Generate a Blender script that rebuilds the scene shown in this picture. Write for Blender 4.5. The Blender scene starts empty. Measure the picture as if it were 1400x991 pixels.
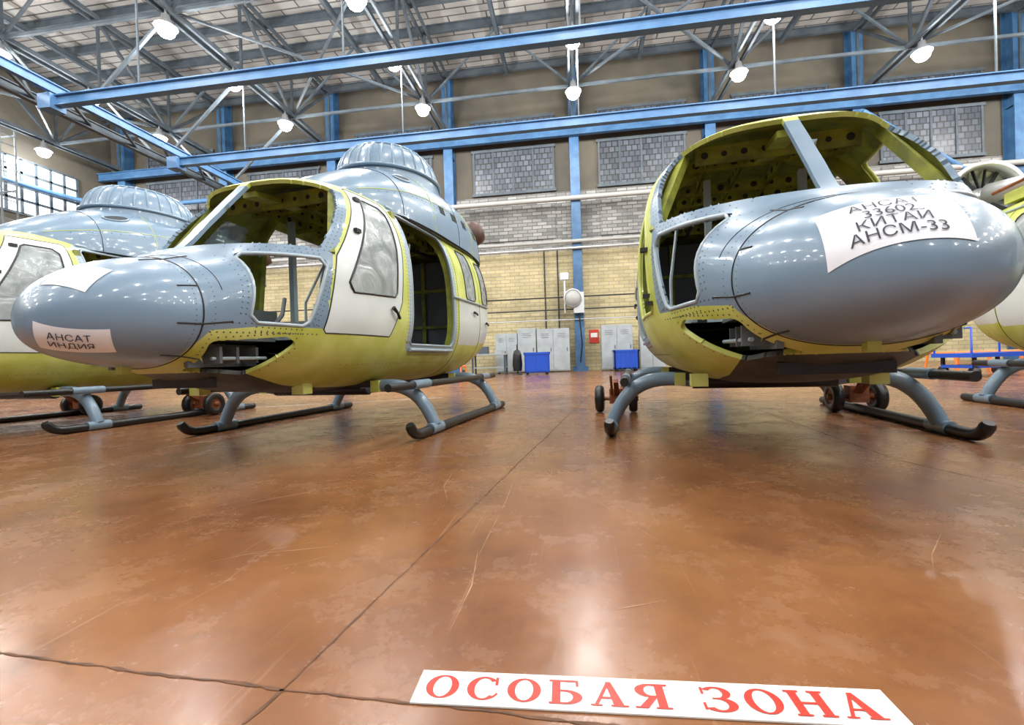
import bpy, math, random
import numpy as np
from mathutils import Vector, Matrix
from mathutils.bvhtree import BVHTree
random.seed(4)
D = bpy.data
SC = bpy.context.scene

# ------------------------------------------------------------------ materials
def mat(name, col, rough=0.5, metal=0.0, col2=None, nscale=6.0, bump=0.0, bscale=40.0, coat=0.0, spec=0.5, emit=0.0, rvar=0.0, detail=4.0, lo=0.35, hi=0.65):
    m = D.materials.new(name); m.use_nodes = True
    nt = m.node_tree; b = nt.nodes['Principled BSDF']
    b.inputs['Base Color'].default_value = (*col, 1)
    b.inputs['Roughness'].default_value = rough
    b.inputs['Metallic'].default_value = metal
    b.inputs['Coat Weight'].default_value = coat
    b.inputs['Coat Roughness'].default_value = 0.08
    b.inputs['Specular IOR Level'].default_value = spec
    if emit:
        b.inputs['Emission Color'].default_value = (*col, 1)
        b.inputs['Emission Strength'].default_value = emit
    tc = nt.nodes.new('ShaderNodeTexCoord')
    if col2 is not None:
        n = nt.nodes.new('ShaderNodeTexNoise'); n.inputs['Scale'].default_value = nscale; n.inputs['Detail'].default_value = detail
        r = nt.nodes.new('ShaderNodeValToRGB')
        r.color_ramp.elements[0].position = lo; r.color_ramp.elements[0].color = (*col, 1)
        r.color_ramp.elements[1].position = hi; r.color_ramp.elements[1].color = (*col2, 1)
        nt.links.new(tc.outputs['Object'], n.inputs['Vector'])
        nt.links.new(n.outputs['Fac'], r.inputs['Fac'])
        nt.links.new(r.outputs['Color'], b.inputs['Base Color'])
        if rvar:
            mr = nt.nodes.new('ShaderNodeMapRange')
            mr.inputs['To Min'].default_value = max(0.02, rough - rvar); mr.inputs['To Max'].default_value = rough + rvar
            nt.links.new(n.outputs['Fac'], mr.inputs['Value']); nt.links.new(mr.outputs['Result'], b.inputs['Roughness'])
    if bump:
        n2 = nt.nodes.new('ShaderNodeTexNoise'); n2.inputs['Scale'].default_value = bscale
        bp = nt.nodes.new('ShaderNodeBump'); bp.inputs['Strength'].default_value = bump; bp.inputs['Distance'].default_value = 0.01
        nt.links.new(tc.outputs['Object'], n2.inputs['Vector'])
        nt.links.new(n2.outputs['Fac'], bp.inputs['Height']); nt.links.new(bp.outputs['Normal'], b.inputs['Normal'])
    return m

M_YEL = mat('primer_yellow_green', (0.44, 0.49, 0.075), 0.44, col2=(0.58, 0.62, 0.18), nscale=4, coat=0.10, rvar=0.08)
M_GRAY = mat('paint_blue_grey', (0.165, 0.25, 0.34), 0.32, col2=(0.18, 0.265, 0.355), nscale=2.5, coat=0.42)
M_WHT = mat('paint_pale_grey', (0.58, 0.63, 0.62), 0.35, col2=(0.66, 0.70, 0.68), nscale=3, coat=0.2)
M_INT = mat('primer_interior', (0.32, 0.35, 0.04), 0.5, col2=(0.16, 0.17, 0.03), nscale=7)
M_FRM = mat('frame_light_grey', (0.34, 0.42, 0.47), 0.35, coat=0.3)
M_BLK = mat('black_rubber', (0.012, 0.012, 0.013), 0.35)
M_DRK = mat('dark_interior', (0.02, 0.022, 0.024), 0.6)
M_RIV = mat('rivet_metal', (0.10, 0.12, 0.13), 0.4, 0.5)
M_SKID = mat('skid_tube_grey', (0.17, 0.25, 0.33), 0.3, coat=0.4)
M_BELLY = mat('belly_panel_painted_shade', (0.035, 0.04, 0.04), 0.5, col2=(0.07, 0.075, 0.06), nscale=8)  # grey underside hatch; the shade below the nose is painted into its colour
M_PAPER = mat('paper', (0.80, 0.83, 0.88), 0.6)
M_INK = mat('pen_ink', (0.03, 0.03, 0.05), 0.6)
M_RUST = mat('rusty_bracket', (0.30, 0.09, 0.03), 0.5, 0.2, col2=(0.14, 0.05, 0.02), nscale=30)
M_BRN = mat('exhaust_brown', (0.09, 0.05, 0.04), 0.5, 0.3)
M_ALU = mat('aluminium', (0.55, 0.56, 0.56), 0.35, 0.7)
M_STEEL = mat('truss_steel', (0.045, 0.06, 0.075), 0.6, col2=(0.075, 0.095, 0.11), nscale=2)
M_BLUE = mat('blue_steel', (0.05, 0.13, 0.27), 0.5, col2=(0.075, 0.18, 0.34), nscale=2)
M_BLUED = mat('blue_column', (0.03, 0.095, 0.21), 0.5, col2=(0.05, 0.14, 0.27), nscale=3)
M_RED = mat('sign_red', (0.50, 0.03, 0.015), 0.4)
M_SIGNW = mat('sign_white', (0.80, 0.79, 0.77), 0.35, col2=(0.70, 0.67, 0.62), nscale=9)
M_CAB = mat('cabinet_grey', (0.36, 0.40, 0.42), 0.4, col2=(0.30, 0.33, 0.34), nscale=3)
M_BIN = mat('bin_blue', (0.015, 0.08, 0.50), 0.35)
M_ORG = mat('orange_paint', (0.75, 0.20, 0.03), 0.4)
M_LAD = mat('ladder_steel', (0.10, 0.12, 0.13), 0.5)
M_GRND = mat('floor_joint_dark', (0.06, 0.027, 0.014), 0.8, col2=(0.14, 0.06, 0.028), nscale=18)
M_SCR = mat('floor_scratch_pale', (0.42, 0.24, 0.13), 0.5)
M_PIPE = mat('pipe_grey', (0.35, 0.35, 0.33), 0.4)
M_LAMPH = mat('lamp_housing', (0.30, 0.31, 0.32), 0.4, 0.4)
M_LAMP = mat('lamp_lens', (1.0, 0.98, 0.95), 0.4, emit=45)
M_DAY = mat('daylight_glass', (0.80, 0.90, 1.0), 0.4, emit=1.6)

def film_glass():
    m = D.materials.new('film_covered_glass'); m.use_nodes = True
    nt = m.node_tree; nt.nodes.clear()
    o = nt.nodes.new('ShaderNodeOutputMaterial')
    mx = nt.nodes.new('ShaderNodeMixShader'); t = nt.nodes.new('ShaderNodeBsdfTransparent'); p = nt.nodes.new('ShaderNodeBsdfPrincipled')
    t.inputs['Color'].default_value = (0.75, 0.8, 0.8, 1)
    p.inputs['Base Color'].default_value = (0.42, 0.46, 0.46, 1); p.inputs['Roughness'].default_value = 0.12
    tc = nt.nodes.new('ShaderNodeTexCoord')
    n = nt.nodes.new('ShaderNodeTexNoise'); n.inputs['Scale'].default_value = 4; n.inputs['Detail'].default_value = 6; n.inputs['Distortion'].default_value = 1.5
    nt.links.new(tc.outputs['Object'], n.inputs['Vector'])
    bp = nt.nodes.new('ShaderNodeBump'); bp.inputs['Strength'].default_value = 0.7; bp.inputs['Distance'].default_value = 0.03
    mr = nt.nodes.new('ShaderNodeMapRange'); mr.inputs['From Min'].default_value = 0.35; mr.inputs['From Max'].default_value = 0.65; mr.inputs['To Min'].default_value = 0.45; mr.inputs['To Max'].default_value = 0.95
    nt.links.new(n.outputs['Fac'], bp.inputs['Height']); nt.links.new(bp.outputs['Normal'], p.inputs['Normal'])
    nt.links.new(n.outputs['Fac'], mr.inputs['Value']); nt.links.new(mr.outputs['Result'], mx.inputs[0])
    nt.links.new(t.outputs[0], mx.inputs[1]); nt.links.new(p.outputs[0], mx.inputs[2]); nt.links.new(mx.outputs[0], o.inputs[0])
    return m
M_GLS = film_glass()

def floor_mat():
    m = D.materials.new('polished_red_brown_concrete'); m.use_nodes = True
    nt = m.node_tree; b = nt.nodes['Principled BSDF']; L = nt.links.new
    tc = nt.nodes.new('ShaderNodeTexCoord')
    def noise(sc, det, ro, dist=0.0, vec=None):
        n = nt.nodes.new('ShaderNodeTexNoise'); n.inputs['Scale'].default_value = sc; n.inputs['Detail'].default_value = det; n.inputs['Roughness'].default_value = ro; n.inputs['Distortion'].default_value = dist
        L(vec if vec else tc.outputs['Object'], n.inputs['Vector']); return n
    def ramp(n, p0, c0, p1, c1):
        r = nt.nodes.new('ShaderNodeValToRGB'); e = r.color_ramp.elements
        e[0].position = p0; e[0].color = (*c0, 1); e[1].position = p1; e[1].color = (*c1, 1); L(n.outputs['Fac'], r.inputs['Fac']); return r
    def mixc(fac, a, col):
        x = nt.nodes.new('ShaderNodeMix'); x.data_type = 'RGBA'; L(fac, x.inputs['Factor']); L(a, x.inputs[6]); x.inputs[7].default_value = (*col, 1); return x.outputs[2]
    n = noise(0.8, 9, 0.66)
    r = ramp(n, 0.36, (0.135, 0.052, 0.022), 0.64, (0.29, 0.130, 0.052)); x = r.color_ramp.elements.new(0.5); x.color = (0.215, 0.088, 0.033, 1)
    k = lambda v: (v, v, v)
    n2 = noise(3.0, 12, 0.74)
    c = mixc(ramp(n2, 0.52, k(0), 0.74, k(0.5)).outputs['Color'], r.outputs['Color'], (0.36, 0.21, 0.125))
    n5 = noise(2.0, 10, 0.72, 0.8)
    c = mixc(ramp(n5, 0.53, k(0), 0.68, k(0.5)).outputs['Color'], c, (0.105, 0.045, 0.022))
    n6 = noise(16, 10, 0.8)
    c = mixc(ramp(n6, 0.66, k(0), 0.76, k(0.45)).outputs['Color'], c, (0.40, 0.27, 0.18))
    for rot, sc in ((0.5, (45, 0.8, 1)), (-0.9, (60, 1.4, 1)), (1.3, (50, 1.1, 1)), (0.05, (60, 1.0, 1))):
        mp = nt.nodes.new('ShaderNodeMapping'); mp.inputs['Scale'].default_value = sc; mp.inputs['Rotation'].default_value = (0, 0, rot)
        L(tc.outputs['Object'], mp.inputs['Vector'])
        n3 = noise(1.0, 3, 0.5, 0, mp.outputs[0])
        c = mixc(ramp(n3, 0.68, k(0), 0.80, k(0.5)).outputs['Color'], c, (0.40, 0.25, 0.15))
    L(c, b.inputs['Base Color'])
    mr = nt.nodes.new('ShaderNodeMapRange'); mr.inputs['From Min'].default_value = 0.3; mr.inputs['From Max'].default_value = 0.7
    mr.inputs['To Min'].default_value = 0.14; mr.inputs['To Max'].default_value = 0.36
    L(n2.outputs['Fac'], mr.inputs['Value']); L(mr.outputs['Result'], b.inputs['Roughness'])
    bp = nt.nodes.new('ShaderNodeBump'); bp.inputs['Strength'].default_value = 0.4; bp.inputs['Distance'].default_value = 0.004
    n4 = noise(4.0, 6, 0.6); L(n4.outputs['Fac'], bp.inputs['Height']); L(bp.outputs['Normal'], b.inputs['Normal'])
    b.inputs['Specular IOR Level'].default_value = 0.55
    return m

def brick_mat(name, c1, c2, cm, sc, bw=0.5, bh=0.25, mortar=0.02, axis='X', rough=0.8):
    m = D.materials.new(name); m.use_nodes = True
    nt = m.node_tree; b = nt.nodes['Principled BSDF']; L = nt.links.new
    tc = nt.nodes.new('ShaderNodeTexCoord'); s = nt.nodes.new('ShaderNodeSeparateXYZ'); c = nt.nodes.new('ShaderNodeCombineXYZ')
    L(tc.outputs['Object'], s.inputs[0]); L(s.outputs[axis], c.inputs['X']); L(s.outputs['Z'], c.inputs['Y'])
    br = nt.nodes.new('ShaderNodeTexBrick'); br.inputs['Scale'].default_value = sc
    br.inputs['Color1'].default_value = (*c1, 1); br.inputs['Color2'].default_value = (*c2, 1); br.inputs['Mortar'].default_value = (*cm, 1)
    br.inputs['Mortar Size'].default_value = mortar; br.inputs['Brick Width'].default_value = bw; br.inputs['Row Height'].default_value = bh
    L(c.outputs[0], br.inputs['Vector'])
    n = nt.nodes.new('ShaderNodeTexNoise'); n.inputs['Scale'].default_value = 0.7; n.inputs['Detail'].default_value = 6
    L(tc.outputs['Object'], n.inputs['Vector'])
    mr = nt.nodes.new('ShaderNodeMapRange'); mr.inputs['From Min'].default_value = 0.3; mr.inputs['From Max'].default_value = 0.7; mr.inputs['To Min'].default_value = 0.7; mr.inputs['To Max'].default_value = 1.15
    L(n.outputs['Fac'], mr.inputs['Value'])
    mx = nt.nodes.new('ShaderNodeMix'); mx.data_type = 'RGBA'; mx.blend_type = 'MULTIPLY'; mx.inputs['Factor'].default_value = 1
    L(br.outputs['Color'], mx.inputs[6]); L(mr.outputs['Result'], mx.inputs[7]); L(mx.outputs[2], b.inputs['Base Color'])
    bp = nt.nodes.new('ShaderNodeBump'); bp.inputs['Strength'].default_value = 0.4; bp.inputs['Distance'].default_value = 0.02; bp.invert = True
    L(br.outputs['Fac'], bp.inputs['Height']); L(bp.outputs['Normal'], b.inputs['Normal'])
    b.inputs['Roughness'].default_value = rough
    return m
M_FLOOR = floor_mat()
M_BRY = brick_mat('brick_yellow', (0.56, 0.48, 0.27), (0.44, 0.38, 0.21), (0.32, 0.28, 0.19), 1.0, 0.45, 0.16, 0.014)
M_BRW = brick_mat('brick_whitewashed', (0.38, 0.375, 0.35), (0.17, 0.17, 0.16), (0.12, 0.12, 0.115), 1.0, 0.45, 0.16, 0.018)
M_BLKG = brick_mat('glass_block_grey', (0.05, 0.062, 0.08), (0.11, 0.125, 0.15), (0.028, 0.028, 0.028), 1.0, 0.25, 0.25, 0.025, rough=0.35)
M_UPP = mat('upper_wall_panel', (0.110, 0.096, 0.070), 0.8, col2=(0.072, 0.065, 0.052), nscale=0.6)
M_CEIL = brick_mat('corrugated_roof_panels', (0.42, 0.415, 0.39), (0.32, 0.315, 0.30), (0.10, 0.10, 0.10), 1.0, 1.5, 0.35, 0.03)
nt = M_CEIL.node_tree
for nd in nt.nodes:
    if nd.bl_idname == 'ShaderNodeCombineXYZ': cb = nd
    if nd.bl_idname == 'ShaderNodeSeparateXYZ': sp = nd
nt.links.new(sp.outputs['Y'], cb.inputs['Y'])

# ------------------------------------------------------------------ mesh accumulator
class Acc:
    def __init__(s): s.v = []; s.f = []; s.m = []; s.sm = []
    def add(s, vs, fs, m=0, smooth=False):
        o = len(s.v); s.v += [tuple(v) for v in vs]
        for f in fs: s.f.append(tuple(i + o for i in f)); s.m.append(m); s.sm.append(smooth)
    def box(s, c, size, m=0, R=None):
        c = Vector(c); hx, hy, hz = [k / 2 for k in size]
        vs = [Vector((x, y, z)) for x in (-hx, hx) for y in (-hy, hy) for z in (-hz, hz)]
        if R is not None: vs = [R @ v for v in vs]
        s.add([c + v for v in vs], [(0, 1, 3, 2), (4, 6, 7, 5), (0, 4, 5, 1), (2, 3, 7, 6), (0, 2, 6, 4), (1, 5, 7, 3)], m)
    def beam(s, p, q, w, h, m=0):
        p = Vector(p); q = Vector(q); d = q - p; L = d.length; d.normalize()
        up = Vector((0, 0, 1)) if abs(d.z) < 0.95 else Vector((0, 1, 0))
        x = d.cross(up).normalized(); z = x.cross(d)
        R = Matrix((x, d, z)).transposed()
        s.box((p + q) / 2, (w, L, h), m, R)
    def ibeam(s, p, q, w, h, m=0):
        p = Vector(p); q = Vector(q); u = Vector((0, 0, h / 2))
        s.beam(p, q, w * 0.25, h, m); s.beam(p + u, q + u, w, h * 0.12, m); s.beam(p - u, q - u, w, h * 0.12, m)
    def tube(s, pts, r, m=0, k=10, cap=True, closed=False):
        pts = [Vector(p) for p in pts]; n = len(pts)
        rs = r if isinstance(r, (list, tuple)) else [r] * n
        rings = []; X = None
        for i in range(n):
            if closed: d = pts[(i + 1) % n] - pts[i - 1]
            else: d = pts[min(i + 1, n - 1)] - pts[max(i - 1, 0)]
            d.normalize()
            if X is None:
                up = Vector((0, 0, 1)) if abs(d.z) < 0.9 else Vector((1, 0, 0)); X = d.cross(up).normalized()
            X = (X - d * X.dot(d)).normalized(); Y = d.cross(X)
            rings.append([pts[i] + rs[i] * (X * math.cos(a) + Y * math.sin(a)) for a in [2 * math.pi * j / k for j in range(k)]])
        vs = [v for rg in rings for v in rg]; fs = []
        for i in range(n if closed else n - 1):
            i2 = (i + 1) % n
            for j in range(k):
                j2 = (j + 1) % k; fs.append((i * k + j, i * k + j2, i2 * k + j2, i2 * k + j))
        s.add(vs, fs, m, True)
        if cap and not closed:
            s.add(rings[0], [tuple(range(k))], m); s.add(rings[-1], [tuple(reversed(range(k)))], m)
    def lathe(s, prof, c, m=0, k=24, R=None, sx=1, sy=1, smooth=True):
        c = Vector(c); vs = []; fs = []
        for (r, z) in prof:
            for j in range(k):
                a = 2 * math.pi * j / k; v = Vector((r * math.cos(a) * sx, r * math.sin(a) * sy, z))
                if R is not None: v = R @ v
                vs.append(c + v)
        for i in range(len(prof) - 1):
            for j in range(k):
                j2 = (j + 1) % k; fs.append((i * k + j, i * k + j2, (i + 1) * k + j2, (i + 1) * k + j))
        s.add(vs, fs, m, smooth)
    def mesh(s, name, mats):
        me = D.meshes.new(name); me.from_pydata(s.v, [], s.f)
        for mt in mats: me.materials.append(mt)
        me.polygons.foreach_set('material_index', s.m); me.polygons.foreach_set('use_smooth', s.sm); me.update()
        return me
    def obj(s, name, mats, parent=None):
        return link(name, s.mesh(name, mats), parent)
def link(name, me, parent=None):
    o = D.objects.new(name, me); SC.collection.objects.link(o)
    if parent: o.parent = parent
    return o
def empty(name, loc=(0, 0, 0), rz=0):
    e = D.objects.new(name, None); SC.collection.objects.link(e); e.location = loc; e.rotation_euler = (0, 0, rz); e.empty_display_size = 0.2
    return e
RX = Matrix.Rotation(math.pi / 2, 3, 'X'); RY = Matrix.Rotation(math.pi / 2, 3, 'Y')

# ------------------------------------------------------------------ fuselage surface
def pchip(xs, ys, x):
    xs = np.array(xs, float); ys = np.array(ys, float); h = np.diff(xs); d = np.diff(ys) / h
    m = np.zeros_like(ys); m[0] = d[0]; m[-1] = d[-1]
    for i in range(1, len(xs) - 1):
        if d[i - 1] * d[i] > 0: m[i] = 2 * d[i - 1] * d[i] / (d[i - 1] + d[i])
    x = np.clip(x, xs[0], xs[-1]); i = np.clip(np.searchsorted(xs, x) - 1, 0, len(h) - 1)
    t = (x - xs[i]) / h[i]
    return ((1 + 2 * t) * (1 - t) ** 2 * ys[i] + t * (1 - t) ** 2 * h[i] * m[i] + t * t * (3 - 2 * t) * ys[i + 1] + t * t * (t - 1) * h[i] * m[i + 1])
NW, NB, NTOP, NM = 0.505, 0.635, 1.285, 0.95
ST = [-1.28, -1.06, -0.8, -0.55, -0.42, -0.2, 0.1, 0.5, 1.5, 2.3, 2.8, 3.2]
TW = [NW, 0.63, 0.75, 0.835, 0.865, 0.885, 0.89, 0.89, 0.89, 0.89, 0.86, 0.84]
TB = [NB, 0.56, 0.49, 0.44, 0.43, 0.41, 0.40, 0.40, 0.40, 0.43, 0.52, 0.62]
TM = [NM, 1.02, 1.08, 1.12, 1.14, 1.16, 1.16, 1.16, 1.16, 1.18, 1.22, 1.25]
TT = [NTOP, 1.37, 1.64, 1.92, 2.05, 2.13, 2.19, 2.23, 2.27, 2.28, 2.28, 2.28]
TNT = [2.15, 2.2, 2.4, 2.6, 2.7, 2.8, 2.8, 2.8, 2.8, 2.8, 2.8, 2.8]
TNB = [2.2, 2.3, 2.4, 2.6, 2.6, 2.7, 2.7, 2.7, 2.7, 2.7, 2.6, 2.6]
Y0 = -1.80; YN = -1.28
def prof(Y):
    Y = np.asarray(Y, float)
    w = pchip(ST, TW, Y); b = pchip(ST, TB, Y); mm = pchip(ST, TM, Y); t = pchip(ST, TT, Y); nt_ = pchip(ST, TNT, Y); nb = pchip(ST, TNB, Y)
    LN = 0.72
    q = np.clip((Y - Y0) / LN, 0.0003, 1); q1 = (YN - Y0) / LN
    f = np.sqrt(1 - (1 - q) ** 2) / math.sqrt(1 - (1 - q1) ** 2)
    nz = Y < YN
    zc = 0.88
    w = np.where(nz, NW * f ** 1.1, w); b = np.where(nz, zc - (zc - NB) * f ** 0.8, b); t = np.where(nz, zc + (NTOP - zc) * f ** 1.05, t); mm = np.where(nz, zc + (NM - zc) * f, mm)
    q2 = np.clip((Y - 2.7) / 0.5, 0, 0.9999); g = np.sqrt(1 - q2 ** 2.6); zr = 1.45
    w = w * g; b = zr + (b - zr) * g; t = zr + (t - zr) * g; mm = zr + (mm - zr) * g
    return w, b, mm, t, nt_, nb
def P(Y, T):
    w, b, mm, t, a, c_ = prof(Y); c = np.cos(T); s = np.sin(T)
    n = np.where(s >= 0, a, c_)
    x = w * np.sign(c) * np.abs(c) ** (2 / n)
    z = np.where(s >= 0, mm + (t - mm) * np.abs(s) ** (2 / n), mm - (mm - b) * np.abs(s) ** (2 / n))
    return x, np.broadcast_to(Y, x.shape).astype(float), z
def Pv(Y, T, off=0.0):
    x, y, z = P(np.array([Y]), np.array([T])); p = Vector((x[0], y[0], z[0]))
    if off:
        e = 1e-3
        a = Vector([k[0] for k in P(np.array([Y + e]), np.array([T]))]) - Vector([k[0] for k in P(np.array([Y - e]), np.array([T]))])
        c = Vector([k[0] for k in P(np.array([Y]), np.array([T + e]))]) - Vector([k[0] for k in P(np.array([Y]), np.array([T - e]))])
        n = a.cross(c)
        if n.length > 0:
            n.normalize()
            ctr = Vector((0, Y, 1.1))
            if Y < YN: ctr = Vector((0, Y + 0.3, 0.97))
            if n.dot(p - ctr) < 0: n = -n
            p = p + n * off
    return p
def t_from_z(Y, z):
    w, b, mm, t, a, c_ = [float(v) for v in prof(np.array(float(Y)))]
    if z >= mm: return math.asin(min(1, (max(0, (z - mm) / (t - mm))) ** (a / 2)))
    return -math.asin(min(1, ((mm - z) / (mm - b)) ** (c_ / 2)))

def sdf(poly, px, py):
    n = len(poly); d = np.full(px.shape, 1e9); s = np.ones(px.shape)
    j = n - 1
    for i in range(n):
        vi = poly[i]; vj = poly[j]
        ex = vj[0] - vi[0]; ey = vj[1] - vi[1]; wx = px - vi[0]; wy = py - vi[1]
        k = np.clip((wx * ex + wy * ey) / (ex * ex + ey * ey), 0, 1)
        bx = wx - ex * k; by = wy - ey * k; d = np.minimum(d, bx * bx + by * by)
        c1 = py >= vi[1]; c2 = py < vj[1]; c3 = ex * wy > ey * wx
        flip = (c1 & c2 & c3) | (~c1 & ~c2 & ~c3); s = np.where(flip, -s, s); j = i
    return s * np.sqrt(d)
WS = [(-1.6, 1.43), (-0.64, 1.45), (-0.29, 1.97), (-0.42, 1.995), (-1.0, 1.995), (-1.6, 1.995)]
CHIN = [(-1.03, 0.93), (-0.77, 0.92), (-0.64, 1.31), (-0.98, 1.30)]
CHINL = [(-1.19, 0.755), (-0.86, 0.785), (-0.81, 0.76), (-0.92, 0.60), (-1.16, 0.635)]
DOOR = [(-0.61, 0.86), (0.10, 0.86), (0.27, 1.15), (0.34, 1.6), (0.36, 2.03), (-0.06, 2.03), (-0.50, 1.38)]
DOORH = [(-0.50, 0.92), (0.08, 0.92), (0.22, 1.17), (0.28, 1.6), (0.30, 1.94), (-0.05, 1.94), (-0.42, 1.38)]
DWIN = [(-0.39, 1.19), (0.16, 1.22), (0.22, 1.6), (0.24, 1.92), (0.02, 1.92)]
SLIDE = [(0.52, 0.82), (1.46, 0.82), (1.46, 1.99), (0.54, 1.99)]
RW1 = [(1.92, 1.40), (2.18, 1.40), (2.18, 1.94), (1.92, 1.94)]
RW2 = [(2.52, 1.40), (2.74, 1.40), (2.72, 1.90), (2.52, 1.90)]
RDOOR = [(1.70, 0.86), (2.30, 0.86), (2.30, 1.28), (1.70, 1.28)]
RDOOR2 = [(2.42, 0.90), (2.85, 0.90), (2.85, 1.28), (2.42, 1.28)]
GRAYP = [(-2.4, 0.2), (-1.29, 0.2), (-1.29, 0.74), (-1.24, 0.84), (-1.0, 0.87), (-0.63, 0.87), (-0.55, 1.38), (-0.18, 1.97), (-0.4, 2.0), (-2.4, 2.0)]
R_ = lambda poly, r: (lambda x, y, z: sdf(poly, y, z) - r)
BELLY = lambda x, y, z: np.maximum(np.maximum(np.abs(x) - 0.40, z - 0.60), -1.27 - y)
def regions_for(doorless):
    r = [(lambda x, y, z: np.maximum(sdf(WS, y, z) - 0.03, 0.04 - np.abs(x)), 'hole'),
         (R_(CHIN, 0.04), 'hole'), (R_(CHINL, 0.025), 'hole'), (R_(SLIDE, 0.04), 'hole')]
    if doorless: r += [(R_(DOORH, 0.03), 'hole'), (R_(RW1, 0.03), 3), (R_(RW2, 0.03), 3), (R_(SLIDE, 0.105), 4)]
    else: r += [(R_(DWIN, 0.04), 3), (R_(RW1, 0.03), 3), (R_(RW2, 0.03), 3), (R_(SLIDE, 0.105), 4), (R_(DOOR, 0.02), 2)]
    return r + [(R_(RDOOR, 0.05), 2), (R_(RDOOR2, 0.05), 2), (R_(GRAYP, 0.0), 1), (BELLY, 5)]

def build_fuselage(regions):
    NT = 400
    Ys = np.concatenate([Y0 + (YN - Y0) * (1 - np.cos(np.linspace(0.02, 1, 34) * math.pi / 2)), np.arange(YN + .02, 2.7, 0.018), 2.7 + 0.5 * np.sin(np.linspace(0.03, 1, 26) * math.pi / 2) * 0.9995])
    NY = len(Ys)
    Yg, Tg = np.meshgrid(Ys, np.arange(NT) * 2 * math.pi / NT, indexing='ij')
    dYl = np.gradient(Ys)[:, None] * np.ones((1, NT)); dT = 2 * math.pi / NT
    Yc = Yg.copy(); Tc = Tg + 0.0; snapped = np.zeros(Yg.shape, bool)
    snapped[:2] = True; snapped[-3:] = True
    e = 1e-4
    for F, k in regions:
        for it in range(3):
            f = F(*P(Yc, Tc)); gY = (F(*P(Yc + e, Tc)) - f) / e * dYl; gT = (F(*P(Yc, Tc + e)) - f) / e * dT
            g2 = gY ** 2 + gT ** 2 + 1e-12
            if it == 0:
                sel = (np.abs(f) / np.sqrt(g2) < 0.55) & ~snapped
            sy = np.clip(-f * gY / g2, -0.4, 0.4); stt = np.clip(-f * gT / g2, -0.4, 0.4)
            Yc = np.where(sel, Yc + sy * dYl, Yc); Tc = np.where(sel, Tc + stt * dT, Tc)
        Yc = np.where(sel, np.clip(Yc, Yg - 0.6 * dYl, Yg + 0.6 * dYl), Yc); Tc = np.where(sel, np.clip(Tc, Tg - 0.6 * dT, Tg + 0.6 * dT), Tc)
        snapped |= sel
    X, Y, Z = P(Yc, Tc)
    idx = np.arange(NY * NT).reshape(NY, NT)
    a = idx[:-1]; b = idx[1:]; a2 = np.roll(a, -1, 1); b2 = np.roll(b, -1, 1)
    quads = np.stack([a, a2, b2, b], -1).reshape(-1, 4)
    V = np.stack([X, Y, Z], -1).reshape(-1, 3); Cc = V[quads].mean(1)
    mi = np.zeros(len(quads), int); done = np.zeros(len(quads), bool); hole = np.zeros(len(quads), bool)
    for F, k in regions:
        ins = (F(Cc[:, 0], Cc[:, 1], Cc[:, 2]) < 0) & ~done
        if k == 'hole': hole |= ins
        else: mi[ins] = k
        done |= ins
    quads = quads[~hole]; mi = mi[~hole]
    faces = [tuple(q) for q in quads.tolist()]; mi = mi.tolist()
    faces.append(tuple(idx[0].tolist())); mi.append(1); faces.append(tuple(reversed(idx[-1].tolist()))); mi.append(0)
    me = D.meshes.new('fuselage'); me.from_pydata(V.tolist(), [], faces)
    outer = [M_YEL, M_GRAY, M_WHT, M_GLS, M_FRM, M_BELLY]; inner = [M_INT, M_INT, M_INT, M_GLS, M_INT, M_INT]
    for m_ in outer + inner: me.materials.append(m_)
    me.polygons.foreach_set('material_index', mi); me.polygons.foreach_set('use_smooth', [True] * len(faces)); me.update()
    import bmesh
    bm = bmesh.new(); bm.from_mesh(me); bmesh.ops.delete(bm, geom=[v for v in bm.verts if not v.link_faces], context='VERTS')
    bmesh.ops.recalc_face_normals(bm, faces=bm.faces); bm.to_mesh(me); bm.free()
    o = D.objects.new('tmp', me); SC.collection.objects.link(o)
    p0 = me.polygons[len(me.polygons) // 2]
    outw = (p0.center - Vector((0, p0.center.y, 1.2))).dot(p0.normal) > 0
    sm = o.modifiers.new('s', 'SOLIDIFY'); sm.thickness = 0.028; sm.offset = -1 if outw else 1; sm.material_offset = 6
    dg = bpy.context.evaluated_depsgraph_get(); me2 = D.meshes.new_from_object(o.evaluated_get(dg))
    D.objects.remove(o); me2.name = 'fuselage_shell'
    me2.set_sharp_from_angle(angle=math.radians(40))
    return me2

parts = {}
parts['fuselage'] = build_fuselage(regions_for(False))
parts['fuselage_doorless'] = build_fuselage(regions_for(True))

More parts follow.
